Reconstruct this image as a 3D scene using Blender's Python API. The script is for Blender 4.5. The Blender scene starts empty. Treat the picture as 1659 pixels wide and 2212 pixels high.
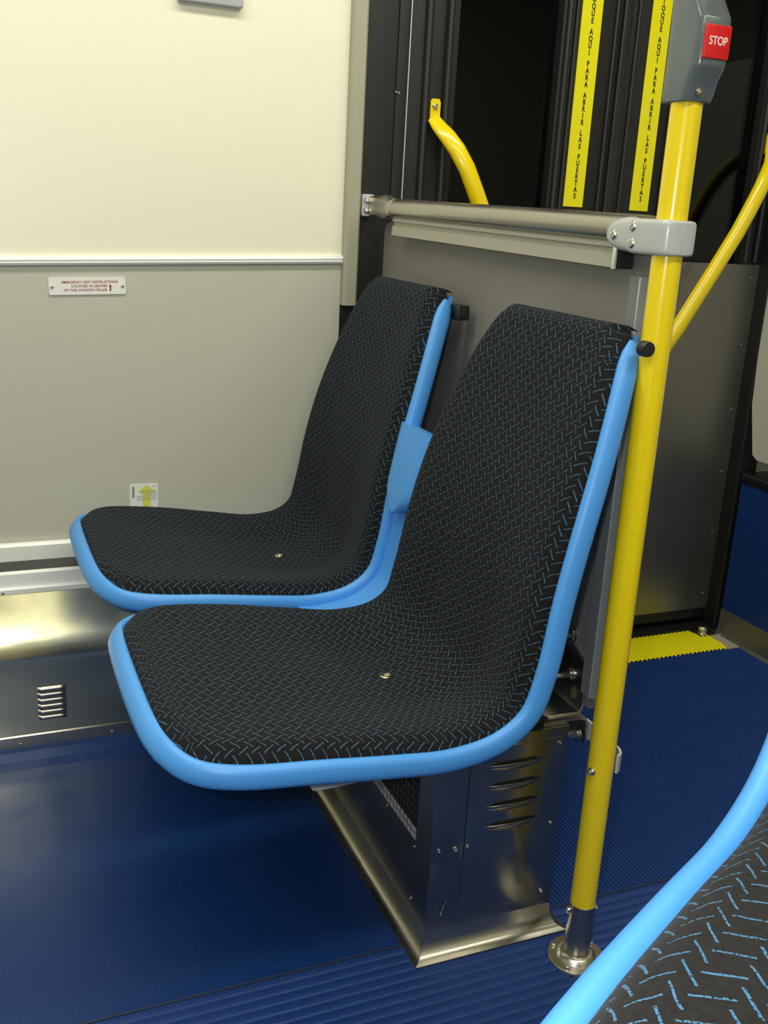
import bpy, bmesh, math, random
from mathutils import Vector, Matrix
random.seed(4)
scn = bpy.context.scene
col = scn.collection
# ------------------------------------------------------------------ camera
F = 2150.0
def n3(v): return Vector(v).normalized()
dn = n3((-396, 7174, F))
Yc = Vector((-929, -690, F)); Yc = (Yc - dn * Yc.dot(dn)).normalized()
Zc = -dn; Xc = Yc.cross(Zc).normalized()
R = Matrix((Xc, Yc, Zc))                       # rows: world axes written in camera space
CAM = Vector((0, 0, 1.0))
cd = bpy.data.cameras.new('camera'); cam = bpy.data.objects.new('camera', cd); col.objects.link(cam)
cd.sensor_fit = 'VERTICAL'; cd.sensor_height = 36; cd.lens = F / 2212 * 36; cd.clip_start = .01; cd.clip_end = 50
rt = R @ Vector((1, 0, 0)); up = -(R @ Vector((0, 1, 0))); bk = -(R @ Vector((0, 0, 1)))
cam.matrix_world = Matrix(((rt.x, up.x, bk.x, CAM.x), (rt.y, up.y, bk.y, CAM.y), (rt.z, up.z, bk.z, CAM.z), (0, 0, 0, 1)))
scn.camera = cam
# ------------------------------------------------------------------ world, light, exposure
w = bpy.data.worlds.new('night'); scn.world = w; w.use_nodes = True
w.node_tree.nodes['Background'].inputs[0].default_value = (.02, .025, .03, 1)
w.node_tree.nodes['Background'].inputs[1].default_value = .1
scn.view_settings.view_transform = 'Standard'; scn.view_settings.look = 'None'
scn.view_settings.gamma = 1; scn.view_settings.use_curve_mapping = False
scn.view_settings.exposure = 0.35
def area(name, loc, sx, sy, power, color, rot=(0, 0, 0)):
    l = bpy.data.lights.new(name, 'AREA'); l.shape = 'RECTANGLE'; l.size = sx; l.size_y = sy
    l.energy = power; l.color = color
    o = bpy.data.objects.new(name, l); col.objects.link(o); o.location = loc; o.rotation_euler = rot
    return o
WARM = (1.0, .96, .80)
area('ceiling_lamp_light', (.3, 1.30, 2.02), 2.6, .16, 15, WARM)
area('ceiling_lamp_light', (.3, .05, 2.02), 2.6, .16, 17, WARM)
fl = bpy.data.lights.new('camera_flash', 'AREA'); fl.shape = 'RECTANGLE'; fl.size = .03; fl.size_y = .015
fl.energy = 3.4; fl.color = (.93, .97, 1.0)
fo = bpy.data.objects.new('camera_flash', fl); col.objects.link(fo)
fo.matrix_world = cam.matrix_world.copy(); fo.location = CAM + rt * -.055 + up * .03

# ------------------------------------------------------------------ helpers
def tag(o, label=None, cat=None, group=None, kind=None):
    if label: o['label'] = label
    if cat: o['category'] = cat
    if group: o['group'] = group
    if kind: o['kind'] = kind
    return o
def thing(name, label, cat, loc=(0, 0, 0), rz=0, group=None):
    o = bpy.data.objects.new(name, None); o.empty_display_size = .05; col.objects.link(o)
    o.location = loc; o.rotation_euler = (0, 0, rz)
    return tag(o, label, cat, group)
def link(name, me, mats, parent=None, smooth=True, local=False):
    if not isinstance(mats, (list, tuple)): mats = [mats]
    for m in mats: me.materials.append(m)
    o = bpy.data.objects.new(name, me); col.objects.link(o)
    if smooth:
        for p in me.polygons: p.use_smooth = True
        try: me.set_sharp_from_angle(angle=math.radians(38))
        except Exception: pass
    if parent:
        o.parent = parent
        if parent.type == 'EMPTY' and not local:
            o.matrix_parent_inverse = Matrix.Translation(parent.location).inverted()
    return o
class MB:
    def __init__(s): s.bm = bmesh.new()
    def poly(s, vs, mi=0):
        f = s.bm.faces.new([s.bm.verts.new(v) for v in vs]); f.material_index = mi; return f
    def grid(s, rows, closed=False, mi=0, cap=False, flip=False):
        R_ = [[s.bm.verts.new(p) for p in r] for r in rows]
        for a, b in zip(R_, R_[1:]):
            n = len(a); rng = n if closed else n - 1
            for i in range(rng):
                q = [a[i], a[(i + 1) % n], b[(i + 1) % n], b[i]]
                if flip: q.reverse()
                f = s.bm.faces.new(q); f.material_index = mi
        if cap:
            for r in (R_[0], R_[-1]):
                f = s.bm.faces.new(r if not flip else r[::-1]); f.material_index = mi
        return R_
    def box(s, x0, x1, y0, y1, z0, z1, mi=0, bev=0):
        r = bmesh.ops.create_cube(s.bm, size=1)
        for v in r['verts']:
            v.co = Vector(((x0 + x1) / 2 + v.co.x * (x1 - x0), (y0 + y1) / 2 + v.co.y * (y1 - y0), (z0 + z1) / 2 + v.co.z * (z1 - z0)))
        fs = {f for v in r['verts'] for f in v.link_faces}
        for f in fs: f.material_index = mi
        if bev:
            es = list({e for f in fs for e in f.edges})
            bmesh.ops.bevel(s.bm, geom=es, offset=bev, segments=3, affect='EDGES', profile=.5)
        return s
    def prism(s, pts, axis, a, b, mi=0, bev=0):
        """pts: 2-D outline; axis: the extruded axis ('x','y','z'); from a to b"""
        def P(p, t): return {'x': (t, p[0], p[1]), 'y': (p[0], t, p[1]), 'z': (p[0], p[1], t)}[axis]
        A = [s.bm.verts.new(P(p, a)) for p in pts]; B = [s.bm.verts.new(P(p, b)) for p in pts]
        fs = [s.bm.faces.new(A[::-1]), s.bm.faces.new(B)]
        n = len(pts)
        for i in range(n): fs.append(s.bm.faces.new((A[i], A[(i + 1) % n], B[(i + 1) % n], B[i])))
        for f in fs: f.material_index = mi
        if bev:
            bmesh.ops.bevel(s.bm, geom=list(set(fs[0].edges) | set(fs[1].edges)), offset=bev, segments=3, affect='EDGES', profile=.5)
        return s
    def strip(s, pts, axis, a, b, th=.0015, mi=0):
        """open 2-D profile extruded along an axis, given thickness"""
        n = len(pts); off = []
        for i in range(n):
            p, q = Vector(pts[max(0, i - 1)]), Vector(pts[min(n - 1, i + 1)])
            t = (q - p).normalized(); off.append((pts[i][0] - t.y * th, pts[i][1] + t.x * th))
        return s.prism(list(pts) + off[::-1], axis, a, b, mi)
    def tube(s, pts, r, seg=20, mi=0, r2=None, upv=None, cap=True):
        pts = [Vector(p) for p in pts]; rows = []; N = None
        for i, p in enumerate(pts):
            t = (pts[min(i + 1, len(pts) - 1)] - pts[max(i - 1, 0)]).normalized()
            if N is None:
                h = Vector(upv) if upv else (Vector((0, 0, 1)) if abs(t.z) < .9 else Vector((0, 1, 0)))
                N = (h - t * h.dot(t)).normalized()
            else: N = (N - t * N.dot(t)).normalized()
            B = t.cross(N)
            ra = r[i] if isinstance(r, (list, tuple)) else r
            rb = (r2[i] if isinstance(r2, (list, tuple)) else r2) if r2 is not None else ra
            rows.append([p + N * ra * math.cos(a) + B * rb * math.sin(a) for a in [2 * math.pi * k / seg for k in range(seg)]])
        s.grid(rows, closed=True, mi=mi, cap=cap); return s
    def lathe(s, prof, origin, axis, seg=28, mi=0):
        """prof: (radius, distance along axis)"""
        o = Vector(origin); t = Vector(axis).normalized()
        h = Vector((0, 0, 1)) if abs(t.z) < .9 else Vector((1, 0, 0)); N = (h - t * h.dot(t)).normalized(); B = t.cross(N)
        rows = [[o + t * d + (N * math.cos(2 * math.pi * k / seg) + B * math.sin(2 * math.pi * k / seg)) * max(r, 1e-5) for k in range(seg)] for r, d in prof]
        s.grid(rows, closed=True, mi=mi, cap=True); return s
    def make(s, name, mats, parent=None, smooth=True, local=False, uv=None):
        bmesh.ops.recalc_face_normals(s.bm, faces=s.bm.faces)
        me = bpy.data.meshes.new(name); s.bm.to_mesh(me); s.bm.free()
        return link(name, me, mats, parent, smooth, local)
def screw(parent, p, axis, r=.004, mat=None, name='screw', h=.002):
    m = MB(); m.lathe([(r, 0), (r, h * .4), (r * .8, h), (r * .42, h * 1.15), (r * .38, h * .5), (0, h * .5)], p, axis, 14)
    return m.make(name, mat or M['steel'], parent)
def cap_nut(parent, p, axis, r=.006, l=.02, name='bolt'):
    m = MB(); m.lathe([(r * 1.9, 0), (r * 1.9, l * .08), (r * 1.5, l * .1), (r * 1.5, l * .2)], p, axis, 20)
    t = Vector(axis).normalized(); q = Vector(p) + t * l * .2
    m.lathe([(r * 1.1, 0), (r * 1.1, l * .4)], q, axis, 6)
    m.lathe([(r * .8, l * .4), (r * .78, l * .6), (r * .55, l * .75), (r * .2, l * .8), (0, l * .8)], q, axis, 16)
    return m.make(name, M['steel_polish'], parent)
def text_mesh(body, size, bold=0, sx=1.0, align='CENTER'):
    cu = bpy.data.curves.new('text', 'FONT'); cu.body = body; cu.size = size; cu.offset = bold; cu.align_x = align; cu.align_y = 'CENTER'
    cu.extrude = .00015
    o = bpy.data.objects.new('text', cu); col.objects.link(o)
    bpy.context.view_layer.update()
    me = bpy.data.meshes.new_from_object(o); bpy.data.objects.remove(o); bpy.data.curves.remove(cu)
    for v in me.vertices: v.co.x *= sx
    return me
def place_text(me, loc, face='-y', rz=0):
    for v in me.vertices:
        x, y, z = v.co
        v.co = Vector((x, -z, y)) + Vector(loc)
    return me

# ------------------------------------------------------------------ materials
M = {}
def mat(name, color, rough=.5, metal=0, spec=.5, coat=0, **kw):
    m = bpy.data.materials.new(name); m.use_nodes = True; b = m.node_tree.nodes['Principled BSDF']
    b.inputs['Base Color'].default_value = (*color, 1); b.inputs['Roughness'].default_value = rough
    b.inputs['Metallic'].default_value = metal; b.inputs['Specular IOR Level'].default_value = spec
    b.inputs['Coat Weight'].default_value = coat; b.inputs['Coat Roughness'].default_value = .08
    M[name] = m; return m
def nodes(m): return m.node_tree.nodes, m.node_tree.links, m.node_tree.nodes['Principled BSDF']
def bump(m, scale=200, strength=.1, dist=.001, stretch=None, detail=3, colvar=0, rvar=0):
    N, L, b = nodes(m)
    tc = N.new('ShaderNodeTexCoord'); mp = N.new('ShaderNodeMapping'); L.new(tc.outputs['Object'], mp.inputs[0])
    if stretch: mp.inputs['Scale'].default_value = stretch
    nz = N.new('ShaderNodeTexNoise'); nz.inputs['Scale'].default_value = scale; nz.inputs['Detail'].default_value = detail
    L.new(mp.outputs[0], nz.inputs['Vector'])
    bp = N.new('ShaderNodeBump'); bp.inputs['Strength'].default_value = strength; bp.inputs['Distance'].default_value = dist
    L.new(nz.outputs['Fac'], bp.inputs['Height']); L.new(bp.outputs[0], b.inputs['Normal'])
    if colvar:
        c = b.inputs['Base Color'].default_value[:]
        mx = N.new('ShaderNodeMix'); mx.data_type = 'RGBA'; mx.inputs[6].default_value = [v * (1 - colvar) for v in c[:3]] + [1]
        mx.inputs[7].default_value = [min(1, v * (1 + colvar)) for v in c[:3]] + [1]
        L.new(nz.outputs['Fac'], mx.inputs[0]); L.new(mx.outputs[2], b.inputs['Base Color'])
    if rvar:
        r = b.inputs['Roughness'].default_value
        n2 = N.new('ShaderNodeTexNoise'); n2.inputs['Scale'].default_value = 6; n2.inputs['Detail'].default_value = 4; L.new(tc.outputs['Object'], n2.inputs['Vector'])
        mr = N.new('ShaderNodeMapRange'); mr.inputs[1].default_value = .3; mr.inputs[2].default_value = .7
        mr.inputs[3].default_value = max(0, r - rvar); mr.inputs[4].default_value = r + rvar
        L.new(n2.outputs['Fac'], mr.inputs[0]); L.new(mr.outputs[0], b.inputs['Roughness'])
    return m
bump(mat('cream', (.82, .81, .66), .35), 300, .03)
bump(mat('grey_lower', (.50, .50, .42), .5), 500, .06, colvar=.08)
bump(mat('beige_trim', (.36, .35, .27), .45), 300, .05)
bump(mat('alu', (.80, .82, .82), .3, .6), 120, .05, stretch=(.05, 1, 1))
bump(mat('white_alu', (.86, .88, .86), .35, .1), 120, .02)
mat('black', (.006, .006, .006), .55); mat('black_gloss', (.008, .008, .009), .3); mat('rubber', (.012, .012, .013), .42)
bump(mat('blue_shell', (.07, .30, .74), .42), 700, .04)
mat('yellow_paint', (.84, .64, .002), .22, coat=.5)
mat('yellow_tape', (.80, .74, .005), .4); mat('ink', (.01, .01, .01), .6)
bump(mat('steel', (.56, .54, .47), .28, 1), 160, .12, .0004, stretch=(1, 1, .04), rvar=.06)
bump(mat('steel_dark', (.40, .385, .33), .25, 1), 120, .10, .0004, stretch=(.04, .04, 1), rvar=.05)
bump(mat('steel_brushed', (.42, .41, .37), .30, 1), 140, .10, .0005, stretch=(.06, 1, 1), rvar=.05)
bump(mat('steel_cover', (.86, .82, .56), .19, 1), 140, .10, .0005, stretch=(.06, 1, 1), rvar=.05)
mat('steel_polish', (.66, .62, .54), .24, 1)
bump(mat('kick_metal', (.26, .255, .23), .42, .85), 160, .1, .0004, stretch=(1, 1, .05), rvar=.05)
bump(mat('grey_paint', (.43, .46, .455), .3, coat=.3), 260, .08, .0003)
bump(mat('stop_grey', (.095, .118, .128), .28, coat=.3), 260, .06, .0003)
bump(mat('panel_grey', (.22, .21, .19), .5), 900, .25, .0003, colvar=.25)
bump(mat('channel_grey', (.20, .215, .22), .4), 200, .04)
bump(mat('channel_beige', (.36, .35, .28), .4), 200, .04)
mat('red', (.62, .008, .01), .3); mat('white', (.8, .8, .8), .4); mat('sign_plate', (.78, .78, .76), .35); mat('maroon', (.30, .01, .04), .5)
mat('label_yellow', (.68, .68, .08), .5); mat('label_print', (.22, .22, .24), .6); mat('gold', (.80, .68, .40), .22, 1)
mat('light_grey', (.50, .51, .52), .4); mat('dark_hole', (.004, .004, .004), .8)
bump(mat('ceiling_cream', (.72, .70, .58), .5), 200, .02)
# rubber flooring
def floor_mat(name, c, rough):
    m = mat(name, c, rough); N, L, b = nodes(m)
    b.inputs['Specular IOR Level'].default_value = .35
    tc = N.new('ShaderNodeTexCoord'); nz = N.new('ShaderNodeTexNoise'); nz.inputs['Scale'].default_value = 420; nz.inputs['Detail'].default_value = 2
    L.new(tc.outputs['Object'], nz.inputs['Vector'])
    cr = N.new('ShaderNodeValToRGB'); e = cr.color_ramp.elements
    e[0].position = .3; e[0].color = (c[0] * .75, c[1] * .75, c[2] * .75, 1); e[1].position = .66; e[1].color = (c[0] * 1.15, c[1] * 1.15, c[2] * 1.12, 1)
    e2 = cr.color_ramp.elements.new(.72); e2.color = (.04, .085, .24, 1)
    L.new(nz.outputs['Fac'], cr.inputs[0]); L.new(cr.outputs[0], b.inputs['Base Color'])
    n2 = N.new('ShaderNodeTexNoise'); n2.inputs['Scale'].default_value = 5; n2.inputs['Detail'].default_value = 6; L.new(tc.outputs['Object'], n2.inputs['Vector'])
    mr = N.new('ShaderNodeMapRange'); mr.inputs[1].default_value = .3; mr.inputs[2].default_value = .7; mr.inputs[3].default_value = rough - .08; mr.inputs[4].default_value = rough + .12
    L.new(n2.outputs['Fac'], mr.inputs[0]); L.new(mr.outputs[0], b.inputs['Roughness'])
    bp = N.new('ShaderNodeBump'); bp.inputs['Strength'].default_value = .15; bp.inputs['Distance'].default_value = .0006
    L.new(nz.outputs['Fac'], bp.inputs['Height']); L.new(bp.outputs[0], b.inputs['Normal'])
floor_mat('floor_smooth', (.005, .033, .150), .34); floor_mat('floor_rib', (.007, .040, .185), .55)
# woven seat fabric: short blue dashes in two directions, each row shifted by a quarter
def fabric():
    m = mat('fabric', (.011, .010, .010), .95, spec=.1); N, L, b = nodes(m)
    b.inputs['Sheen Weight'].default_value = .03
    uv = N.new('ShaderNodeUVMap'); sp = N.new('ShaderNodeSeparateXYZ')
    nz = N.new('ShaderNodeTexNoise'); nz.inputs['Scale'].default_value = 60; nz.inputs['Detail'].default_value = 2
    L.new(uv.outputs[0], nz.inputs['Vector'])
    wob = N.new('ShaderNodeVectorMath'); wob.operation = 'SUBTRACT'; L.new(nz.outputs['Color'], wob.inputs[0]); wob.inputs[1].default_value = (.5, .5, .5)
    sc = N.new('ShaderNodeVectorMath'); sc.operation = 'SCALE'; L.new(wob.outputs[0], sc.inputs[0]); sc.inputs['Scale'].default_value = .003
    ad = N.new('ShaderNodeVectorMath'); ad.operation = 'ADD'; L.new(uv.outputs[0], ad.inputs[0]); L.new(sc.outputs[0], ad.inputs[1])
    L.new(ad.outputs[0], sp.inputs[0])
    def mt(op, a, b_=None, c_=None):
        n = N.new('ShaderNodeMath'); n.operation = op
        for i, v in enumerate((a, b_, c_)):
            if v is None: continue
            if isinstance(v, (int, float)): n.inputs[i].default_value = v
            else: L.new(v, n.inputs[i])
        return n.outputs[0]
    U, V = sp.outputs[0], sp.outputs[1]
    P_, Q_ = .0208, .0143                     # cell of the weave; one dash at its corner, one at its middle
    def dash(off, dx, dy, wd):
        x_ = mt('MULTIPLY', mt('SUBTRACT', mt('FRACT', mt('ADD', mt('DIVIDE', U, P_), off)), .5), P_)
        y_ = mt('MULTIPLY', mt('SUBTRACT', mt('FRACT', mt('ADD', mt('DIVIDE', V, Q_), off)), .5), Q_)
        ln = math.hypot(dx, dy); dx /= ln; dy /= ln
        al = mt('ABSOLUTE', mt('ADD', mt('MULTIPLY', x_, dx), mt('MULTIPLY', y_, dy)))
        pe = mt('ABSOLUTE', mt('SUBTRACT', mt('MULTIPLY', x_, dy), mt('MULTIPLY', y_, dx)))
        return mt('MULTIPLY', mt('LESS_THAN', al, ln / 2), mt('LESS_THAN', pe, wd / 2))
    h = dash(0, -.0090, .0108, .0012); v = dash(.5, -.0132, -.0088, .0010)
    mask = mt('MAXIMUM', h, v)
    n2 = N.new('ShaderNodeTexNoise'); n2.inputs['Scale'].default_value = 900; n2.inputs['Detail'].default_value = 1; L.new(uv.outputs[0], n2.inputs['Vector'])
    thr = mt('MULTIPLY', mt('GREATER_THAN', n2.outputs['Fac'], .42), mask)
    mx = N.new('ShaderNodeMix'); mx.data_type = 'RGBA'; L.new(thr, mx.inputs[0])
    n3_ = N.new('ShaderNodeTexNoise'); n3_.inputs['Scale'].default_value = 260; n3_.inputs['Detail'].default_value = 3; L.new(uv.outputs[0], n3_.inputs['Vector'])
    mb = N.new('ShaderNodeMix'); mb.data_type = 'RGBA'; mb.inputs[6].default_value = (.004, .004, .004, 1); mb.inputs[7].default_value = (.019, .018, .0175, 1)
    L.new(n3_.outputs['Fac'], mb.inputs[0]); L.new(mb.outputs[2], mx.inputs[6]); mx.inputs[7].default_value = (.05, .145, .26, 1)
    L.new(mx.outputs[2], b.inputs['Base Color'])
    bp = N.new('ShaderNodeBump'); bp.inputs['Strength'].default_value = .5; bp.inputs['Distance'].default_value = .0008
    L.new(n2.outputs['Fac'], bp.inputs['Height']); L.new(bp.outputs[0], b.inputs['Normal'])
fabric()
def glass():
    m = bpy.data.materials.new('door_glass'); m.use_nodes = True; N, L = m.node_tree.nodes, m.node_tree.links; N.clear()
    out = N.new('ShaderNodeOutputMaterial'); mx = N.new('ShaderNodeMixShader'); fr = N.new('ShaderNodeFresnel'); fr.inputs[0].default_value = 1.5
    tr = N.new('ShaderNodeBsdfTransparent'); tr.inputs[0].default_value = (.35, .38, .38, 1); gl = N.new('ShaderNodeBsdfGlossy'); gl.inputs['Roughness'].default_value = .02
    gl.inputs['Color'].default_value = (.6, .6, .6, 1)
    L.new(fr.outputs[0], mx.inputs[0]); L.new(tr.outputs[0], mx.inputs[1]); L.new(gl.outputs[0], mx.inputs[2]); L.new(mx.outputs[0], out.inputs[0]); M['glass'] = m
glass()
em = mat('lamp_diffuser', (.9, .9, .85), .5); em.node_tree.nodes['Principled BSDF'].inputs['Emission Color'].default_value = (1, .96, .82, 1)
em.node_tree.nodes['Principled BSDF'].inputs['Emission Strength'].default_value = 1.5

# ------------------------------------------------------------------ setting: room shell
def struct(name, mb, mats, smooth=True, parent=None):
    o = mb.make(name, mats, parent, smooth)
    if parent is None: o['kind'] = 'structure'
    return o
# floor: smooth sheet under the seats, ribbed strips elsewhere
YS = 1.068                                       # seam between smooth/fine ribs and the aisle ribs
m = MB()
m.box(-1.6, .56, YS, 1.675, -.02, 0, 0)
cove = [(1.675, 0), (1.70, .002), (1.722, .008), (1.738, .018), (1.744, .032)]
m.grid([[(-1.6, y, z), (.56, y, z)] for y, z in cove], mi=0)
m.box(.56, 3.0, YS, 1.99, -.03, -.002, 1)
m.box(-1.6, 3.0, -.6, YS, -.03, -.0015, 1)
rows = []                                        # coarse ribs of the aisle run along the bus
y = YS - .003; pitch = .0165
while y > -.2:
    rows += [(y, 0), (y - pitch * .12, .0014), (y - pitch * .3, .0020), (y - pitch * .55, .0020), (y - pitch * .73, .0014), (y - pitch * .86, 0)]
    y -= pitch
m.grid([[(-1.6, a, b), (3.0, a, b)] for a, b in rows], mi=1)
rows = []                                        # fine ribs of the doorway run towards the door
x = .562; pitch = .0072
while x < 1.77:
    rows += [(x, -.001), (x + pitch * .2, .0016), (x + pitch * .6, .0016), (x + pitch * .8, -.001)]
    x += pitch
m.grid([[(a, YS, b), (a, 1.775, b)] for a, b in rows], mi=1)
m.box(-1.6, 1.77, YS - .0025, YS + .0005, -.001, .0012, 2)
struct('floor', m, [M['floor_smooth'], M['floor_rib'], mat('seam', (.02, .03, .07), .7)], smooth=False)
m = MB(); m.box(-1.6, 3.0, -.62, 2.0, 2.06, 2.1); struct('ceiling', m, M['ceiling_cream'])
ZM = lambda x: .8855 + (x - .067) * .036           # the joint line rises slightly towards the door
m = MB(); m.prism([(-1.6, ZM(-1.6)), (.70, ZM(.70)), (.70, 2.06), (-1.6, 2.06)], 'y', 1.90, 1.93, 0); m.prism([(-1.6, 0), (.70, 0), (.70, ZM(.70)), (-1.6, ZM(-1.6))], 'y', 1.90, 1.93, 1); struct('wall_back', m, [M['cream'], M['grey_lower']], False)
m = MB(); m.box(-1.6, 3.0, -.65, -.60, .9, 2.06, 0); m.box(-1.6, 3.0, -.65, -.60, -.02, .9, 1); struct('wall_front', m, [M['cream'], M['grey_lower']], False)
m = MB(); m.box(-1.66, -1.6, -.65, 2.0, -.02, 2.06, 0); struct('wall_left', m, [M['grey_lower']], False)
m = MB(); m.box(3.0, 3.06, -.65, 2.0, -.02, 2.06, 0); struct('wall_right', m, [M['grey_lower']], False)
m = MB(); m.box(1.83, 3.0, 1.90, 1.95, .4, 2.06, 0); struct('wall_rear', m, [M['grey_lower']], False)
for k in (1.30, .05):
    m = MB(); m.box(-1.0, 1.6, k - .09, k + .09, 2.03, 2.06, 0, .006); o = m.make('ceiling_light', M['lamp_diffuser'])
    tag(o, 'long ceiling light strip above the window side' if k > 1 else 'long ceiling light strip above the aisle side', 'light')
# moulding between cream and grey panels, vertical edge trim, black pillar
m = MB(); m.prism([(1.9, .880), (1.893, .880), (1.891, .884), (1.894, .8865), (1.891, .889), (1.893, .895), (1.9, .895)], 'x', -1.6, .697)
for v in m.bm.verts: v.co.z += ZM(v.co.x) - .886
struct('trim_1', m, M['white_alu'])
m = MB(); m.prism([(.697, 1.9), (.697, 1.884), (.701, 1.880), (.722, 1.880), (.726, 1.884), (.726, 1.9)], 'z', .822, 2.06); struct('trim_2', m, M['beige_trim'])
m = MB(); m.box(.727, .797, 1.905, 1.99, 0, 2.06, 0, .004); m.box(.799, .822, 1.912, 1.99, 0, 2.06, 0, .003)
m.box(.697, .728, 1.899, 1.99, 0, 2.06, 0)
o = struct('trim_3', m, M['black'])
for xx in (.800, .806):
    m = MB(); m.lathe([(.0028, 0), (.0024, .0018), (0, .002)], (xx, 1.912, 1.226 - (xx - .8) * .2), (0, -1, 0), 10); m.make('screw', M['steel'], o)
# heater cover strip along the wall foot
t = thing('heater_cover', 'long brushed metal heater cover with vent slots along foot of the grey wall', 'heater cover', (.05, 1.78, 0))
prof = [(1.745, .030), (1.745, .19), (1.747, .205), (1.752, .222), (1.760, .240), (1.772, .264), (1.786, .290), (1.798, .312)]
m = MB(); m.strip(prof, 'x', -1.6, .545, -.0015); m.make('front_sheet', M['steel_cover'], t)
m = MB(); m.prism([(1.741, .022), (1.741, .047), (1.744, .049), (1.7455, .022)], 'x', -1.6, .545); fl_ = m.make('bottom_strip', M['steel'], t)
for xx in (.05, .214, -.15): screw(fl_, (xx, 1.7412, .032), (0, -1, 0), .0032, M['steel_polish'])
m = MB(); m.prism([(1.792, .308), (1.792, .316), (1.800, .318), (1.800, .343), (1.806, .347), (1.812, .343), (1.812, .318), (1.82, .30)], 'x', -1.6, .545); ls = m.make('ledge_rail', M['white_alu'], t)
screw(ls, (.036, 1.7925, .312), (0, -1, .1), .003, M['steel_polish'])
m = MB(); m.prism([(1.812, .30), (1.812, .334), (1.82, .337), (1.84, .326), (1.86, .326), (1.875, .338), (1.898, .338), (1.898, .30)], 'x', -1.6, .545); m.make('recess_channel', M['rubber'], t)
m = MB(); m.prism([(1.898, .338), (1.885, .338), (1.885, .366), (1.889, .371), (1.898, .371)], 'x', -1.6, .545); m.make('wall_rail', M['white_alu'], t)
for i in range(6):
    z = .1395 - i * .0113; x0 = .083; x1 = .134
    rows = []
    for k in range(13):
        u = k / 12; xx = x0 + (x1 - x0) * u; d = .0045 * min(1, math.sin(math.pi * u) * 3) ** .7 if 0 < u < 1 else 0
        rows.append([(xx, 1.7443, z + .001), (xx, 1.7443 - d * .6, z), (xx, 1.7443 - d, z - .002), (xx, 1.7443 - d, z - .0052), (xx, 1.7444, z - .0056)])
    m = MB(); m.grid(rows, mi=0); m.box(x0 + .002, x1 - .001, 1.7440, 1.7449, z - .0085, z - .0052, 1)
    m.make('vent_slot', [M['gold'] if False else M['steel_polish'], M['dark_hole']], t)

# ------------------------------------------------------------------ rear door: two leaves
DY = 1.93
def bar(m, x, w, d, z0=.935, z1=2.06, mi=0):
    rows = []
    for z in (z0, z1): rows.append([(x - w * math.cos(a), DY - .004 - d * math.sin(a), z) for a in [math.pi * k / 10 for k in range(11)]])
    m.grid(rows, mi=mi)
for n, (xa, xb) in ((1, (.832, 1.317)), (2, (1.321, 1.79))):
    left = n == 1
    gx0, gx1 = (.935, 1.168) if left else (1.475, 1.715)
    m = MB()
    m.box(xa, gx0, DY - .002, 1.975, .02, 2.06, 0, .002); m.box(gx1, xb, DY - .002, 1.975, .02, 2.06, 0, .002)
    m.box(gx0, gx1, DY, 1.975, .02, .93, 0); m.box(gx0, gx1, DY, 1.975, 1.98, 2.06, 0)
    d = struct('door_%d' % n, m, [M['black']])
    m = MB(); m.box(gx0 - .005, gx1 + .005, 1.952, 1.958, .92, 1.99); m.make('glass', M['glass'], d)
    m = MB()
    for xx, ww, dd in (((.868, .008, .010), (.912, .0075, .012), (1.180, .006, .008), (1.197, .004, .006), (1.294, .004, .005)) if left else ((1.348, .004, .006), (1.460, .006, .008), (1.473, .005, .008), (1.722, .007, .011), (1.752, .006, .01))): bar(m, xx, ww, dd)
    m.make('door_seal', M['rubber'], d)
    m = MB(); kx0, kx1 = (.95, 1.30) if left else (1.372, 1.776); m.box(kx0, kx1, DY - .0045, DY - .001, .047, .930, 0, .0015)
    k_ = m.make('kick_plate', M['kick_metal'], d)
    for zz in (.90, .74, .58, .42, .26, .09):
        for xx in (kx0 + .03, kx1 - .022): screw(k_, (xx, DY - .0045, zz), (0, -1, 0), .0025, M['steel'], 'rivet', .0014)
    for q in range(1, 3): screw(k_, (kx0 + (kx1 - kx0) * q / 3, DY - .0045, .905), (0, -1, 0), .0025, M['steel'], 'rivet', .0014)
    for q in range(1, 3): screw(k_, (kx0 + (kx1 - kx0) * q / 3, DY - .0045, .075), (0, -1, 0), .0025, M['steel'], 'rivet', .0014)
m = MB(); m.box(1.309, 1.330, DY - .010, DY - .003, .02, 2.06, 0, .003); struct('trim_4', m, M['rubber'])
m = MB(); m.box(.8245, .8265, 1.915, 1.925, .02, 2.06, 0); struct('trim_5', m, M['alu'])
m = MB(); m.box(.82, 1.79, 1.985, 1.995, -.02, .02, 0); m.box(.82, 1.79, 1.90, 1.985, -.02, .004, 0); struct('trim_6', m, M['black'])
# stacked lettering strips
def letters_strip(xc, zS, label):
    m = MB(); m.box(xc - .0245, xc + .0245, DY - .0036, DY - .0026, 1.036, 1.92); s = m.make('warning_strip', M['yellow_tape'])
    tag(s, label, 'sign', 'yellow lettered strips on the door leaves')
    words = 'TOQUE AQUI PARA ABRIR LAS PUERTAS'; z = zS; p = .01325
    for ch in reversed(words):
        if ch == ' ': z += p * .60; continue
        me = text_mesh(ch, .0150, .0005, .76); place_text(me, (xc + .002, DY - .0038, z)); link('letter', me, M['ink'], s, False); z += p
letters_strip(1.233, 1.058, 'yellow sticker strip with stacked black lettering on left door leaf')
letters_strip(1.405, 1.061, 'yellow sticker strip with stacked black lettering on right door leaf nearer the stop button')
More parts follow.
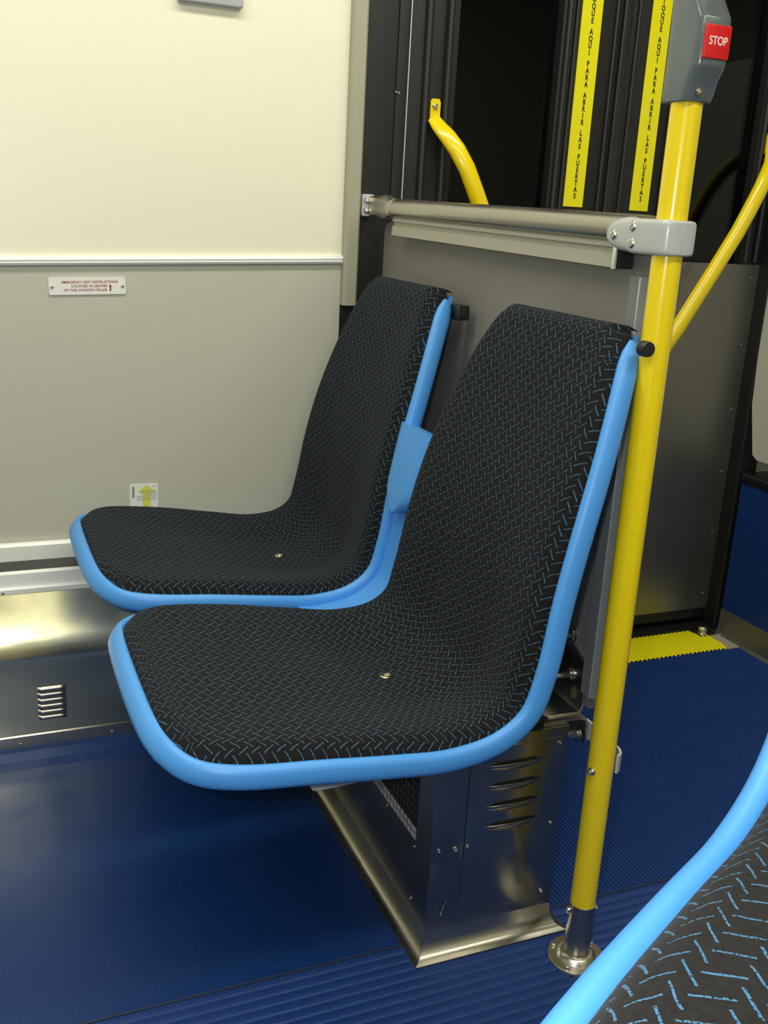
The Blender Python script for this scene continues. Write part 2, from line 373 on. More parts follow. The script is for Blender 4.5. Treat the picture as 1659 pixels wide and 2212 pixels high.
# curved yellow grab rails on the leaves
def door_rail(label, sgn):
    X = lambda v: 1.314 + sgn * (v - 1.314)
    y0 = DY - .012
    t = thing('door_grab_rail', label, 'grab rail', (X(.888), y0, 1.2))
    pts = [(.886, y0, 1.186), (.892, y0 - .012, 1.172), (.905, y0 - .03, 1.152), (.922, y0 - .042, 1.128), (.942, y0 - .05, 1.095), (.965, y0 - .052, 1.05), (.99, y0 - .052, 1.0), (1.05, y0 - .052, .90), (1.12, y0 - .052, .785), (1.17, y0 - .048, .705), (1.20, y0 - .03, .66), (1.222, y0 - .002, .635)]
    pts = [(X(a), b, c) for a, b, c in pts]
    rr = [.013, .0155, .0175, .018, .018, .018, .018, .018, .018, .018, .016, .013]; r2 = [.004, .007, .012, .014, .0145, .015, .015, .015, .015, .015, .012, .005]
    m = MB(); m.tube(pts, r2, 22, r2=rr, upv=(0, 1, 0)); m.make('rail_tube', M['yellow_paint'], t)
    m = MB(); pl = [(X(.878), 1.178), (X(.899), 1.178), (X(.899), 1.216), (X(.896), 1.222), (X(.882), 1.222), (X(.878), 1.218)]
    m.prism(pl if sgn > 0 else pl[::-1], 'y', y0 - .001, y0 + .004); f = m.make('mounting_tab', M['yellow_paint'], t)
    screw(f, (X(.887), y0 - .001, 1.208), (0, -1, 0), .0062, M['steel_polish'], 'bolt', .004)
    m = MB(); m.box(min(X(1.212), X(1.236)), max(X(1.212), X(1.236)), y0 - .001, y0 + .004, .60, .65, 0, .001); m.make('mounting_tab', M['yellow_paint'], t)
door_rail('curved yellow grab rail on left door leaf rising behind the metal rail', 1)
door_rail('slanted yellow grab rail on right door leaf beside the yellow pole', -1)

# step nosing and things beyond the door
t = MB(); rows = []; x = 1.0; pitch = .0125
while x < 1.715:
    rows += [(x, 0), (x + pitch * .3, .005), (x + pitch * .6, .005), (x + pitch * .9, 0)]; x += pitch
t.grid([[(a, 1.772, b), (a + .0, 1.80, b + .003), (a, 1.86, b + .001), (a, 1.897, b - .004)] for a, b in rows])
o = t.make('step_edge_strip', M['yellow_tape'], None, True); tag(o, 'ribbed yellow edge strip on the floor in front of the door', 'floor strip')
t = thing('door_pivot', 'small metal pivot plate on the floor at right foot of the door', 'hinge', (1.73, 1.88, 0))
m = MB(); m.box(1.695, 1.765, 1.845, 1.895, -.001, .006, 0, .002); m.make('plate', M['steel'], t)
m = MB(); m.lathe([(.012, 0), (.012, .01), (.007, .014), (0, .014)], (1.722, 1.872, .006), (0, 0, 1), 18); m.make('pivot_cap', M['steel_polish'], t)
m = MB(); m.box(1.715, 1.772, 1.77, 1.845, -.001, .003); m.make('floor_plate', M['channel_beige'], t)
m = MB(); m.box(1.772, 1.83, 1.885, 1.99, 0, 2.06, 0, .006); struct('trim_7', m, M['black'])
t = thing('step_barrier', 'dark blue low barrier with black cap and metal kick plate beyond the door', 'barrier', (1.80, 1.6, 0))
m = MB(); m.box(1.772, 1.84, .9, 1.868, .065, .41); m.make('panel', M['floor_smooth'], t)
m = MB(); m.box(1.766, 1.85, .9, 1.872, .405, .432, 0, .008); m.make('cap', M['black_gloss'], t)
m = MB(); m.strip([(1.772, .068), (1.770, .068), (1.768, .02), (1.764, .006), (1.752, .001)], 'y', .9, 1.868, .001); m.make('kick_plate', M['kick_metal'], t)
m = MB(); m.prism([(.9, .470), (1.835, .470), (1.852, .480), (1.880, .60), (1.893, .86), (1.893, 1.4), (.9, 1.4)], 'x', 1.775, 1.79); o = m.make('partition_panel', M['grey_lower']); tag(o, 'pale grey upright panel above the blue barrier at right picture edge', 'panel')

# ------------------------------------------------------------------ modesty partition with its rail
t = thing('modesty_panel', 'flat speckled grey partition panel standing behind both bus seats', 'panel', (.78, 1.45, .35))
def rrect(y0, y1, z0, z1, r, n=5):
    P = []
    for cx, cz, a0 in ((y1 - r, z1 - r, 0), (y0 + r, z1 - r, 90), (y0 + r, z0 + r, 180), (y1 - r, z0 + r, 270)):
        for k in range(n + 1): a = math.radians(a0 + 90 * k / n); P.append((cx + r * math.cos(a), cz + r * math.sin(a)))
    return P
m = MB(); m.prism(rrect(1.024, 1.876, .352, .984, .02), 'x', .776, .783); m.make('panel', M['panel_grey'], t)
m = MB(); m.prism([(.766, 1.050), (.766, 1.029), (.769, 1.026), (.772, 1.021), (.775, 1.022), (.787, 1.022), (.787, 1.05)], 'z', .375, .943)
m.make('edge_channel', M['channel_grey'], t)
m = MB(); m.box(.7655, .7662, 1.0285, 1.0305, .376, .942); m.make('edge_lip', M['alu'], t)
t = thing('partition_rail', 'round brushed metal rail running along the top of the grey partition', 'rail', (.75, 1.45, 1.0))
def rz(y): return .9995 + (y - 1.07) * .0165
m = MB(); m.tube([(.75, y, rz(y)) for y in (1.0, 1.3, 1.6, 1.775)], .0165, 28, upv=(0, 0, 1)); m.make('tube', M['steel_brushed'], t)
# flange channel that holds the panel
def chan(y):
    z = rz(y); return [(.749, y, z - .012), (.745, y, z - .019), (.7445, y, z - .0235), (.748, y, z - .0245), (.749, y, z - .030), (.745, y, z - .0315), (.744, y, z - .048), (.7465, y, z - .049), (.770, y, z - .049), (.776, y, z - .036), (.776, y, z - .012)]
m = MB(); m.grid([chan(1.062), chan(1.3), chan(1.6), chan(1.765)], closed=True, cap=True); ch_ = m.make('channel', M['channel_beige'], t, smooth=False)
m = MB(); z = rz(1.06); m.box(.7435, .7475, 1.056, 1.062, z - .050, z - .012, 0, .0008); m.box(.7475, .772, 1.0565, 1.0615, z - .049, z - .016, 1); m.make('end_cap', [M['alu'], M['black_gloss']], t)
# flattened wall end with its plate
rows = []
for y, hx, hz, dx in ((1.762, .0165, .0165, 0), (1.780, .0165, .0175, 0), (1.792, .012, .021, -.001), (1.805, .009, .0225, -.002), (1.83, .0065, .021, -.002), (1.86, .0045, .0195, -.002), (1.888, .0035, .019, -.003)):
    rows.append([(.75 + dx + hx * math.cos(a) * abs(math.cos(a)) ** -.2 * 1 if abs(math.cos(a)) > 1e-6 else .75 + dx, y, rz(y) + hz * math.copysign(abs(math.sin(a)) ** .7, math.sin(a))) for a in [2 * math.pi * (k + .5) / 20 for k in range(20)]])
m = MB(); m.grid(rows, closed=True, cap=True); m.make('flattened_end', M['steel'], t)
m = MB(); zc = rz(1.9) + .001; m.prism([(p[0], p[1]) for p in rrect(.731, .756, zc - .0205, zc + .0205, .004)], 'y', 1.888, 1.9048); pl = m.make('wall_plate', M['light_grey'], t)
for dz in (.0095, -.0095):
    m = MB(); m.lathe([(.0062, 0), (.0062, .002), (.005, .0045), (.0025, .005), (.0022, .003), (0, .003)], (.740, 1.888, zc + dz), (0, -1, 0), 16); m.make('bolt', M['steel_polish'], pl)

# ------------------------------------------------------------------ yellow pole
PX, PY = .7505, .9645
t = thing('yellow_pole', 'tall bright yellow upright grab pole on a round metal floor flange', 'pole', (PX, PY, 0))
m = MB(); m.tube([(PX, PY, .082), (PX, PY, 1.0), (PX, PY, 2.055)], .0174, 36); m.make('tube', M['yellow_paint'], t)
m = MB(); m.lathe([(.0185, .006), (.0185, .094), (.0172, .0945)], (PX, PY, 0), (0, 0, 1), 32); sl = m.make('sleeve', M['steel_brushed'], t)
ang = math.atan2(-.6, -.8)
screw(sl, (PX + .0183 * math.cos(2.9), PY + .0183 * math.sin(2.9), .082), (math.cos(2.9), math.sin(2.9), 0), .0055, M['steel_polish'], 'screw', .004)
screw(sl, (PX + .0183 * math.cos(-.25), PY + .0183 * math.sin(-.25), .082), (math.cos(-.25), math.sin(-.25), 0), .0055, M['steel_polish'], 'screw', .004)
m = MB(); m.lathe([(.041, 0), (.041, .0025), (.0395, .0045), (.028, .0050), (.0265, .007), (.024, .011), (.021, .0125), (.0185, .013)], (PX, PY, .001), (0, 0, 1), 40); fg = m.make('floor_flange', M['steel'], t)
for a in (215, 290, 20, 130): screw(fg, (PX + .034 * math.cos(math.radians(a)), PY + .034 * math.sin(math.radians(a)), .0055), (0, 0, 1), .0046, M['steel_polish'], 'screw', .003)
cs, sn = math.cos(math.radians(197)), math.sin(math.radians(197))
screw(t, (PX + .017 * cs, PY + .017 * sn, .3065), (cs, sn, 0), .0058, M['steel_polish'], 'bolt', .005)
# grey cast clamp joining rail and pole
t = thing('pole_clamp', 'light grey cast clamp joining the metal rail to the yellow pole', 'clamp', (.75, .99, .99))
def clamp_row(y, zc, hz, hx, xc=.750, nseg=32, ex=.35):
    r = []
    for k in range(nseg):
        a = 2 * math.pi * (k + .5) / nseg; c_, s_ = math.cos(a), math.sin(a)
        r.append((xc + hx * math.copysign(abs(c_) ** ex, c_), y, zc + hz * math.copysign(abs(s_) ** ex, s_)))
    return r
rows = []
for k in range(10):
    u = k / 9; y = 1.062 - .042 * (1 - math.cos(u * math.pi / 2)); f_ = math.sin(u * math.pi / 2)
    rows.append(clamp_row(y, .992 - .0 * u, .004 + .0165 * f_, .0175 + .0045 * f_, ex=.45))
for y in (1.005, .985, .968, .958): rows.append(clamp_row(y, .9905, .0202, .0225, ex=.25))
m = MB(); m.grid(rows, closed=True, cap=True); cb = m.make('clamp_body', M['grey_paint'], t)
rows = []
for k in range(9):
    a = math.pi / 2 * k / 8; rows.append(clamp_row(.9565 - .0165 * math.sin(a) , .9905, .0202 - .003 * (1 - math.cos(a)), .0225 * math.cos(a) ** .5 + .002, ex=.25))
m = MB(); m.grid(rows, closed=True, cap=True); m.make('clamp_cap', M['grey_paint'], t)
for y, z in ((1.041, .991), (1.004, 1.0015), (1.003, .9825)):
    m = MB(); m.lathe([(.0058, 0), (.0058, .0015), (.0046, .003), (.0028, .0034), (.0024, .002), (0, .002)], (.7285, y, z), (-1, 0, 0), 18); m.make('bolt', M['steel_polish'], cb)
# stop request box
t = thing('stop_button_box', 'dark grey housing with a red STOP button wrapped round the yellow pole', 'stop button', (PX, PY, 1.14))
def house_row(z, yf, hx=.0205, yb=.990):
    yc, hy = (yf + yb) / 2, (yb - yf) / 2; r = []
    for k in range(36):
        a = 2 * math.pi * (k + .5) / 36; c_, s_ = math.cos(a), math.sin(a)
        r.append((PX + hx * math.copysign(abs(c_) ** .38, c_), yc + hy * math.copysign(abs(s_) ** .38, s_), z))
    return r
rows = [house_row(z, yf, hx) for z, yf, hx in ((1.1335, .946, .0185), (1.1345, .944, .0195), (1.142, .941, .0202), (1.156, .937, .0205), (1.166, .930, .0207), (1.170, .9285, .0207), (1.214, .9285, .0207), (1.217, .930, .0207), (1.235, .943, .0205), (1.26, .945, .0205), (1.32, .945, .0205))]
m = MB(); m.grid(rows, closed=True, cap=True); hs = m.make('housing', M['stop_grey'], t)
m = MB(); m.box(PX - .0165, PX + .0165, .9262, .9300, 1.1745, 1.2075, 0, .0012); bt = m.make('button', M['red'], t)
me = text_mesh('STOP', .0118, .00012, .84); place_text(me, (PX, .9260, 1.1915)); link('lettering', me, M['white'], bt, False)
screw(hs, (PX - .006, .9398, 1.1435), (0, -1, -.1), .0036, M['steel_polish'])

# ------------------------------------------------------------------ bus seats
ST = [[0.7641, 0.8781, 0.1524], [0.7342, 0.8096, 0.1803], [0.7054, 0.7295, 0.2011], [0.679, 0.646, 0.2134], [0.6586, 0.5621, 0.2189], [0.6432, 0.4749, 0.223], [0.6228, 0.4124, 0.2216], [0.5742, 0.3765, 0.2222], [0.5037, 0.3663, 0.226], [0.4243, 0.3752, 0.2321], [0.3313, 0.3881, 0.2371], [0.2455, 0.3962, 0.2370], [0.1950, 0.4012, 0.2170], [0.1650, 0.4120, 0.1800], [.148, .424, .125]]
ST = [((a) * .985 - .45, 1 + (b - 1) * .985, c * .985) for a, b, c in ST]
def catmull(P, mseg):
    P = [Vector(p) for p in P]; P = [P[0] * 2 - P[1]] + P + [P[-1] * 2 - P[-2]]; out = []
    for i in range(1, len(P) - 2):
        a, b, c, d = P[i - 1:i + 3]
        for k in range(mseg):
            t_ = k / mseg; out.append(.5 * ((2 * b) + (c - a) * t_ + (2 * a - 5 * b + 4 * c - d) * t_ * t_ + (3 * b - a - 3 * c + d) * t_ ** 3))
    out.append(P[-2]); return out
DP = catmull(ST, 10)
SL = [0.0]
for a, b in zip(DP, DP[1:]): SL.append(SL[-1] + math.hypot(b.x - a.x, b.y - a.y))
LT = SL[-1]
def at(S):
    """point (x,z), normal and half width at arc length S (straight continuation past both ends)"""
    if S <= 0: i = 0; f = S / (SL[1])
    elif S >= LT: i = len(SL) - 2; f = 1 + (S - LT) / (SL[-1] - SL[-2])
    else:
        i = 0
        while SL[i + 1] < S: i += 1
        f = (S - SL[i]) / (SL[i + 1] - SL[i])
    p = DP[i].lerp(DP[i + 1], f)
    def tg(j):
        a, b = DP[max(j - 3, 0)], DP[min(j + 3, len(DP) - 1)]; v = Vector((b.x - a.x, b.y - a.y)); return v.normalized()
    T = tg(i).lerp(tg(i + 1), min(max(f, 0), 1)).normalized()
    N = Vector((T.y, -T.x))
    if N.x - N.y > 0: N = -N
    return p, N
def surf(S, y, h):
    p, N = at(S); return Vector((p.x + N.x * h, y, p.y + N.y * h))
def pad_width(S):
    for (a, b), (c, e) in zip(OUTP, OUTP[1:]):
        if a <= S <= c: return b + (e - b) * (S - a) / (c - a)
    return OUTP[-1][1]
def width(S):
    S = min(max(S, 0), LT); return at(S)[0].z
OUT = [(SL[i], DP[i].z) for i in range(0, len(SL), 2)]          # half outline in unrolled space
if OUT[-1][0] < LT: OUT.append((LT, DP[-1].z))
OUTP = [(0, OUT[0][1] - .012), (.003, OUT[0][1] - .006), (.009, OUT[0][1] - .001)] + [p for p in OUT if p[0] > .016]
def edge_dist(S, y):
    y = abs(y); d = min(S + .0119, LT - S)
    for (a, b), (c, e) in zip(OUTP, OUTP[1:]):
        qx, qy = c - a, e - b; t_ = max(0, min(1, ((S - a) * qx + (y - b) * qy) / (qx * qx + qy * qy))); d = min(d, math.hypot(S - a - qx * t_, y - b - qy * t_))
    return d
def sm(x): x = max(0, min(1, x)); return x * x * (3 - 2 * x)
def build_seat(label):
    t = thing('bus_seat', label, 'bus seat', (0, 0, 0), 0, None)
    # shell sheet
    nS, nY = 70, 24; rows = []
    for i in range(nS + 1):
        S = .006 + (LT - .028) * i / nS; wv = width(S) - .022; rows.append([surf(S, wv * (-1 + 2 * k / nY), .004 - .004 * sm(edge_dist(S, wv * (-1 + 2 * k / nY)) / .05)) for k in range(nY + 1)])
    back = [[surf(.006 + (LT - .028) * i / nS, p.y, -.004) for p in r] for i, r in enumerate(rows)]
    m = MB(); m.grid(rows); m.grid(back, flip=True)
    for side in (0, -1): m.grid([[a[side] for a in rows], [b[side] for b in back]])
    for e_ in (0, -1): m.grid([rows[e_], back[e_]])
    bmesh.ops.remove_doubles(m.bm, verts=m.bm.verts, dist=1e-5)
    sh = m.make('shell', M['blue_shell'], t, local=True)
    # rounded rim swept round the outline
    o2 = [(a, -b) for a, b in OUT] + [(LT + .0015, -OUT[-1][1] * k) for k in (.7, .35, 0, -.35, -.7)] + [(a, b) for a, b in OUT[::-1]]
    dense = [Vector(p) for p in o2 if p[0] > .007]
    for _ in range(7):
        dense = [dense[0]] + [(dense[i - 1] + dense[i] * 2 + dense[i + 1]) / 4 for i in range(1, len(dense) - 1)] + [dense[-1]]
    rows = []; n = len(dense)
    for i, p in enumerate(dense):
        tn = (dense[min(i + 1, n - 1)] - dense[max(i - 1, 0)]).normalized(); mo = Vector((tn.y, -tn.x))
        if mo.dot(p - Vector((LT * .5, 0))) < 0: mo = -mo
        sc = 1.0
        if i in (0, n - 1): sc = .45
        if i in (1, n - 2): sc = .85
        rows.append([surf(p.x + mo.x * (.009 * math.cos(a) * sc - .008), p.y + mo.y * (.009 * math.cos(a) * sc - .008), .0125 + .0145 * math.copysign(abs(math.sin(a)) ** .8, math.sin(a)) * sc) for a in [2 * math.pi * k / 16 for k in range(16)]])
    m = MB(); m.grid(rows, closed=True, cap=True); m.make('rim', M['blue_shell'], t, local=True)
    # upholstered pad
    ts = [-1 + 2 * k / 48 for k in range(49)]; ts = [math.copysign(1 - (1 - abs(v)) ** 1.7, v) for v in ts]
    us = [k / 110 for k in range(111)]; us = [.5 + .5 * math.copysign(1 - (1 - abs(2 * u - 1)) ** 1.35, u - .5) for u in us]
    m = MB(); uvl = m.bm.loops.layers.uv.new('UVMap'); UV = {}; rws = []
    for u in us:
        S = u * (LT - .0119); wv = pad_width(S) - .012; r = []
        for v in ts:
            y = v * wv; d = max(0, edge_dist(S, y) - .0119); d2 = min(d, .024) / .024
            h = .012 + (.043 - .012) * math.sqrt(max(0, 1 - (1 - d2) ** 2))
            mid = math.exp(-((S / LT - .56) / .20) ** 2)
            dish = (.006 + .020 * mid) * sm((d - .01) / .14); h -= dish
            S2 = S
            vert = m.bm.verts.new(surf(S2, y, h)); d3 = max(0, .024 - d)
            UV[vert] = (y * 1.0 + math.copysign(d3 * .55, y), S + (-d3 * .5 if S < .05 else d3 * .5 if S > LT - .05 else 0)); r.append(vert)
        rws.append(r)
    for a, b in zip(rws, rws[1:]):
        for i in range(len(a) - 1):
            f = m.bm.faces.new((a[i], a[i + 1], b[i + 1], b[i]))
            for lp in f.loops: lp[uvl].uv = UV[lp.vert]
    o = m.make('seat_pad', M['fabric'], t, local=True)
    # side fringe closing the top behind the pad
    m = MB(); m.grid([[surf(-.001, (pad_width(0) - .012) * (-1 + 2 * k / 20), h) for k in range(21)] for h in (.0125, .004, -.004)]); m.make('top_binding', M['black'], t, local=True)
    p = surf(LT * .602, .0, .0215); nn = at(LT * .602)[1]
    S0 = LT * .602
    for q in range(400):                      # eyelet sits on the pad behind the middle of the pan
        S0 = LT * (.45 + q * .001)
        if at(S0)[0].x < .505 * 1 - .45: break
    p, nn = at(S0); hh = .043 - (.006 + .020 * math.exp(-((S0 / LT - .56) / .20) ** 2)) * sm((.19 - .01) / .14)
    c0 = Vector((p.x + nn.x * (hh + .0002), 0, p.y + nn.y * (hh + .0002)))
    m = MB(); m.lathe([(.008, -.001), (.008, .001), (.0065, .002), (.0035, .0015), (.003, .0002), (0, .0002)], c0, (nn.x, 0, nn.y), 20); m.make('eyelet', M['gold'], t, local=True)
    # rubber stop behind the top corner
    p, nn = at(.03)
    bx = MB(); bx.box(p.x + .0, p.x + .022, -.178, -.150, p.y - .012, p.y + .012, 0, .003); bx.make('bumper', M['rubber'], t, local=True)
    return t
def copy_tree(o, parent=None):
    c = o.copy(); col.objects.link(c); c.parent = parent
    for ch in list(o.children): copy_tree(ch, c)
    return c
G = 'blue and black upholstered bus seats'
seat = build_seat('blue rimmed bus seat with black dashed fabric in front, nearest the yellow pole'); seat['group'] = G
seat.location = (.45, 1.133, 0)
s2 = copy_tree(seat); s2.location = (.45, 1.641, 0); s2['label'] = 'blue rimmed bus seat with black dashed fabric next to the grey window wall'
s3 = copy_tree(seat); s3.location = (.395, .096, .337); s3.rotation_euler = (0, 0, .608); s3['label'] = 'blurry close bus seat cropped in the bottom right corner, light blue rim'

m = MB(); m.lathe([(.0092, 0), (.0092, .010), (.0082, .012), (0, .012)], (.7265 - .45, .956 - 1.133, .8665), (0, -1, 0), 24); m.make('bumper', M['rubber'], seat, local=True)
# link cover bridging the rims of the two backrests
t = thing('seat_link_cover', 'tapered blue plastic cover filling the gap between the two backrests', 'cover', (.66, 1.387, .5))
def Sz(z):
    for q in range(600):
        S = LT * q / 1000
        if at(S)[0].y < z: return S
ya, yb = 1.133, 1.641
rows = []
for k in range(17):
    u = k / 16; z = .672 - .128 * u; S = Sz(z); wv = width(S)
    y0, y1 = ya + wv - .016, yb - wv + .016; ymid = (y0 + y1) / 2
    sh = 1 - .18 * u - (max(0, u - .7) / .3) ** 2 * .6; y0 = ymid + (y0 - ymid) * sh; y1 = ymid + (y1 - ymid) * sh
    top = [];
    for j in range(13):
        v = j / 12; e = min(v, 1 - v) * 12; h = .029 + .0075 * min(1, e / 2) ** .5; q = surf(S, 0, h); top.append((q.x + .45, y0 + (y1 - y0) * v, q.z))
    q = surf(S, 0, .004); rows.append(top + [(q.x + .45, y1, q.z), (q.x + .45, y0, q.z)])
m = MB(); m.grid(rows, closed=True, cap=True); m.make('cover', M['blue_shell'], t)
rows = []
for k in range(25):
    S = Sz(.56) + (LT * .66 - Sz(.56)) * k / 24; wv = width(S); y0, y1 = ya + wv - .010, yb - wv + .010
    rows.append([(surf(S, 0, h).x + .45, yy, surf(S, 0, h).z) for yy, h in ((y0, .004), (y0, .012), (y1, .012), (y1, .004))])
m = MB(); m.grid(rows, closed=True, cap=True); m.make('filler_strip', M['blue_shell'], t)

# seat support under the pans
t = thing('seat_support_beam', 'pale grey cantilever bracket under the front seat', 'bracket', (.45, 1.13, .33))
m = MB(); m.prism([(.350, .352), (.352, .334), (.357, .332), (.50, .338), (.54, .352)], 'y', .985, 1.03, 0, .003); m.make('arm', M['light_grey'], t)
m = MB(); m.prism([(.350, .352), (.352, .334), (.357, .332), (.50, .338), (.54, .352)], 'y', 1.25, 1.29, 0, .003); m.make('arm', M['light_grey'], t)
m = MB(); m.box(.40, .70, 1.03, 1.86, .335, .352, 0, .003); m.make('cross_plate', M['black_gloss'], t)

# ------------------------------------------------------------------ metal box with louvres under the seats
bx0, bx1, by0, by1, bz = .544, .746, 1.037, 1.73, .333
t = thing('equipment_box', 'shiny stainless steel box with louvres standing under the front seat', 'box', ((bx0 + bx1) / 2, 1.4, 0))
m = MB(); m.box(bx0, bx1, by0, by1, .0, bz, 0, .0018); m.make('body', M['steel_dark'], t)
m = MB(); m.box(bx0 - .0012, .592, by0 - .0022, by0, .150, bz - .004, 0, .0008); cs_ = m.make('corner_strip', M['steel_dark'], t)
screw(cs_, (.5545, by0 - .0022, .172), (0, -1, 0), .003, M['steel_polish']); screw(cs_, (.580, by0 - .0022, .169), (0, -1, 0), .0042, M['steel_polish'])
m = MB(); m.box(bx0 + .0005, .557, by0 - .0012, by0, .045, .149, 0, .0005); m.make('corner_strip', M['steel_dark'], t)
m = MB(); m.prism([(p[0], p[1]) for p in rrect(.5935, .7375, .058, .317, .004)], 'y', by0 - .0022, by0, 0, .0006); lp_ = m.make('louvre_panel', M['steel_dark'], t)
for x_, z_ in ((.598, .170), (.731, .180), (.731, .309), (.728, .066), (.600, .309)): screw(lp_, (x_, by0 - .0022, z_), (0, -1, 0), .0028, M['steel_polish'])
for i in range(4):
    z = .289 - i * .0315; x0, x1 = .622, .706
    rows = []
    for k in range(21):
        u = k / 20; xx = x0 + (x1 - x0) * u; e = min(1, (1 - abs(2 * u - 1) ** 2.6)); d = .0055 * max(e, 0) ** .6
        rows.append([(xx, by0 - .0018 - d * .8, z + .0022)] + [(xx, by0 - .0021 - d * math.cos(a) ** .8, z + .002 - .0120 * (k2 / 8) * (.35 + .65 * e)) for k2, a in enumerate([math.pi / 2 * q / 8 for q in range(9)])] )
    m = MB(); m.grid(rows); m.prism([(x0 + .008, z + .0005), (x1 - .008, z + .0005), (x1 - .012, z + .0055), (x0 + .012, z + .0055)], 'y', by0 - .0026, by0 - .0021, 1); m.make('louvre', [M['steel_dark'], M['dark_hole']], lp_)
# mesh opening on the side towards the seats
m = MB(); m.box(bx0 - .0006, bx0 + .0004, 1.086, 1.40, .158, .262); gr = m.make('mesh_opening', M['dark_hole'], t)
m = MB()
y = 1.10
while y < 1.395: m.box(bx0 - .003, bx0 - .002, y - .0006, y + .0006, .158, .262); y += .0125
z = .17
while z < .262: m.box(bx0 - .0025, bx0 - .0015, 1.086, 1.40, z - .0006, z + .0006); z += .0125
m.make('wire_mesh', M['steel'], gr)
m = MB(); m.box(bx0 - .0012, bx0 - .0005, 1.086, 1.40, .158, .176); m.make('mesh_ledge', M['light_grey'], gr)
for y_, z_ in ((1.088, .146), (1.19, .149), (1.088, .06)): screw(t, (bx0, y_, z_), (-1, 0, 0), .0024, M['steel'])
# coved base trim, mitred corner
pr = [(.0, .040), (.0012, .026), (.004, .016), (.009, .008), (.015, .0045), (.021, .0030), (.0213, 0)]
m = MB()
m.grid([[(bx0 - o_, by1, z_), (bx0 - o_, by0 - o_, z_)] for o_, z_ in pr]); m.make('base_trim', M['steel'], t)
m = MB(); m.grid([[(bx0 - o_, by0 - o_, z_), (bx1 + o_, by0 - o_, z_)] for o_, z_ in pr]); m.make('base_trim', M['steel'], t)
m = MB(); m.grid([[(bx1 + o_, by0 - o_, z_), (bx1 + o_, by1, z_)] for o_, z_ in pr]); m.make('base_trim', M['steel'], t)
# small scratches in the sheet
m = MB()
for (a, b), (c, d) in (((.5665, .070), (.5705, .086)), ((.5705, .086), (.5685, .077)), ((.5655, .064), (.5675, .076)), ((.568, .080), (.5715, .085))):
    v = Vector((c - a, d - b)); v.normalize(); w_ = Vector((-v.y, v.x)) * .0006
    m.poly([(a - w_.x, by0 - .0017, b - w_.y), (c - w_.x, by0 - .0017, d - w_.y), (c + w_.x, by0 - .0017, d + w_.y), (a + w_.x, by0 - .0017, b + w_.y)])
m.make('scratch', M['light_grey'], t, False)

# ------------------------------------------------------------------ steel hinge bracket between panel, box and pole
t = thing('seat_bracket', 'bolted polished steel bracket joining partition foot, seat and metal box', 'bracket', (.76, 1.08, .33))
m = MB(); m.prism([(1.050, .349), (1.050, .408), (1.053, .414), (1.092, .434), (1.16, .434), (1.16, .340), (1.056, .340)], 'x', .7715, .7755, 0, .0007); m.make('upright_plate', M['steel_polish'], t)
m = MB(); m.prism([(.7755, 1.056), (.7755, 1.16), (.70, 1.16), (.70, 1.085), (.722, 1.056)], 'z', .336, .3395, 0, .0007); m.make('foot_plate', M['steel_polish'], t)
m = MB(); m.strip([(.690, .326), (.700, .331), (.715, .333), (.768, .333), (.777, .330), (.780, .322), (.780, .292)], 'y', 1.045, 1.12, .004); m.make('lower_plate', M['steel'], t)
cap_nut(t, (.7715, 1.083, .386), (-1, 0, 0), .0045, .028); cap_nut(t, (.776, 1.096, .442), (-1, 0, 0), .006, .03)
cap_nut(t, (.776, 1.058, .303), (-1, 0, 0), .0055, .030); cap_nut(t, (.742, 1.103, .3395), (0, 0, 1), .0055, .012)
m = MB(); m.box(.7705, .7722, 1.0815, 1.0845, .350, .372, 0, .0004); m.make('slot', M['dark_hole'], t)
t = thing('pole_strap', 'small white metal strap hooked behind the yellow pole near the box', 'strap', (PX, 1.0, .32))
pts = [(.784, 1.055), (.783, 1.00), (.7815, .985), (.780, .970), (.775, .960), (.768, .956)]
m = MB(); m.strip([(a, b) for a, b in pts], 'z', .300, .327, .0035); m.make('strap', M['light_grey'], t)

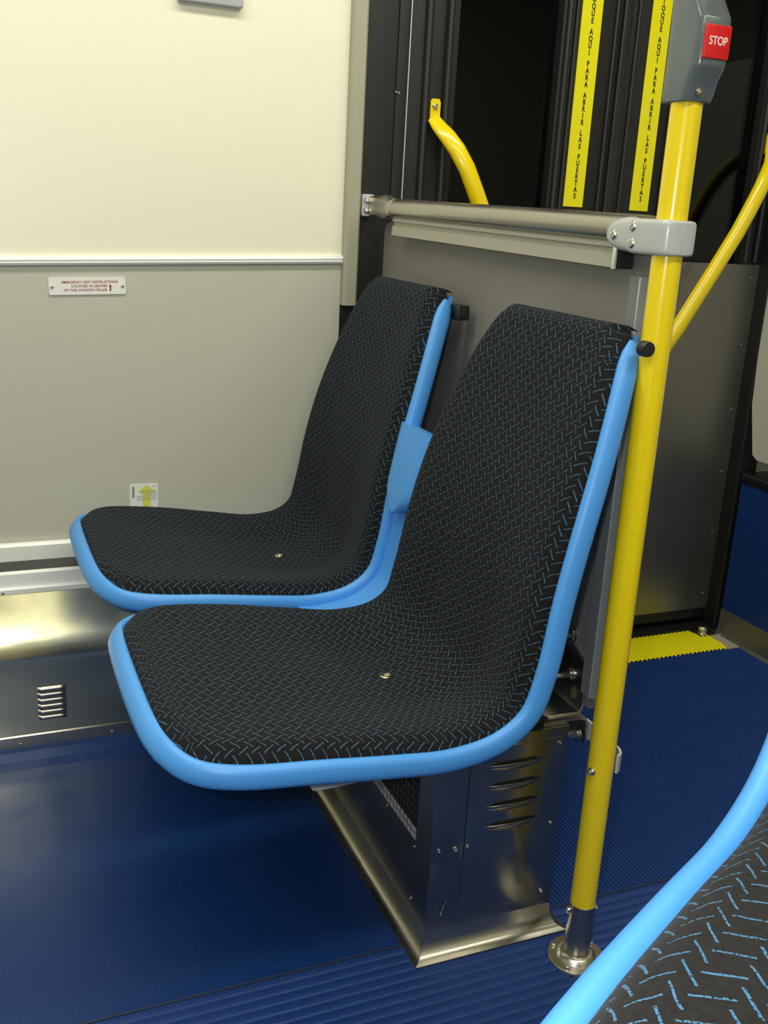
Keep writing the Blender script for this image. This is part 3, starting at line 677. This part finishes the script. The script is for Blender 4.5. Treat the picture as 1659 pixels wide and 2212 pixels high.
# ------------------------------------------------------------------ small signs on the wall
t = thing('exit_instruction_plate', 'small white plate with red emergency exit lettering on the grey wall', 'sign', (.21, 1.899, .845))
m = MB(); m.prism(rrect(.145, .279, .832, .862, .003), 'y', 1.8975, 1.9002); m.make('plate', M['sign_plate'], t)
for body, z, sx, xo in (('EMERGENCY EXIT INSTRUCTIONS', .8545, .98, 0.004), ('LOCATED IN CENTER', .8475, .98, .003), ('OF THIS WINDOW PILLAR', .8405, .98, 0)):
    me = text_mesh(body, .0062, .00005, 1.03); place_text(me, (.212 + xo - (.0 if xo else .004), 1.8973, z - .0005)); link('lettering', me, M['maroon'], t, False)
m = MB(); m.prism([(.2505, .838), (.2530, .838), (.2530, .8455), (.2545, .8455), (.25175, .8500), (.2490, .8455), (.2505, .8455)], 'y', 1.8970, 1.8974); m.make('arrow', M['maroon'], t, False)
for x_ in (.1505, .2735): screw(t, (x_, 1.8975, .8465), (0, -1, 0), .003, M['steel_polish'])
t.rotation_euler = (0, -math.atan(.036), 0)
t = thing('instruction_sticker', 'small white sticker with yellow triangle low on the grey wall', 'sticker', (.305, 1.899, .45))
m = MB(); m.prism(rrect(.279, .333, .40, .472, .003), 'y', 1.8990, 1.9002); m.make('sheet', M['sign_plate'], t)
m = MB(); m.poly([(.2945, 1.8988, .455), (.311, 1.8988, .470), (.3275, 1.8988, .455)]); m.poly([(.3035, 1.8988, .455), (.3035, 1.8988, .41), (.3185, 1.8988, .41), (.3185, 1.8988, .455)]); m.make('triangle', M['label_yellow'], t, False)
m = MB()
for r_, (a, b) in enumerate(((.322, .330), (.297, .330), (.300, .330), (.303, .3305), (.292, .330), (.292, .3305), (.2915, .330))):
    z = .4665 - (0 if r_ == 0 else .0055 + r_ * .0036); x = a
    while x < b: l = random.uniform(.0012, .003); m.poly([(x, 1.8986, z), (min(x + l, b), 1.8986, z), (min(x + l, b), 1.8986, z + .0011), (x, 1.8986, z + .0011)]); x += l + .0007
m.poly([(.2835, 1.8986, .445), (.2875, 1.8986, .445), (.2875, 1.8986, .467), (.2835, 1.8986, .467)])
m.make('print', M['label_print'], t, False)
t = MB(); t.box(.376, .490, 1.885, 1.9003, 1.332, 1.36, 0, .003); o = t.make('wall_fitting', mat('fitting_grey', (.42, .42, .46), .5)); tag(o, 'pale grey fitting on the cream panel at top picture edge', 'fitting')

m = MB(); m.box(.20, .62, -.55, .18, 0, .62, 0, .01); struct('floor_platform', m, M['floor_smooth'])
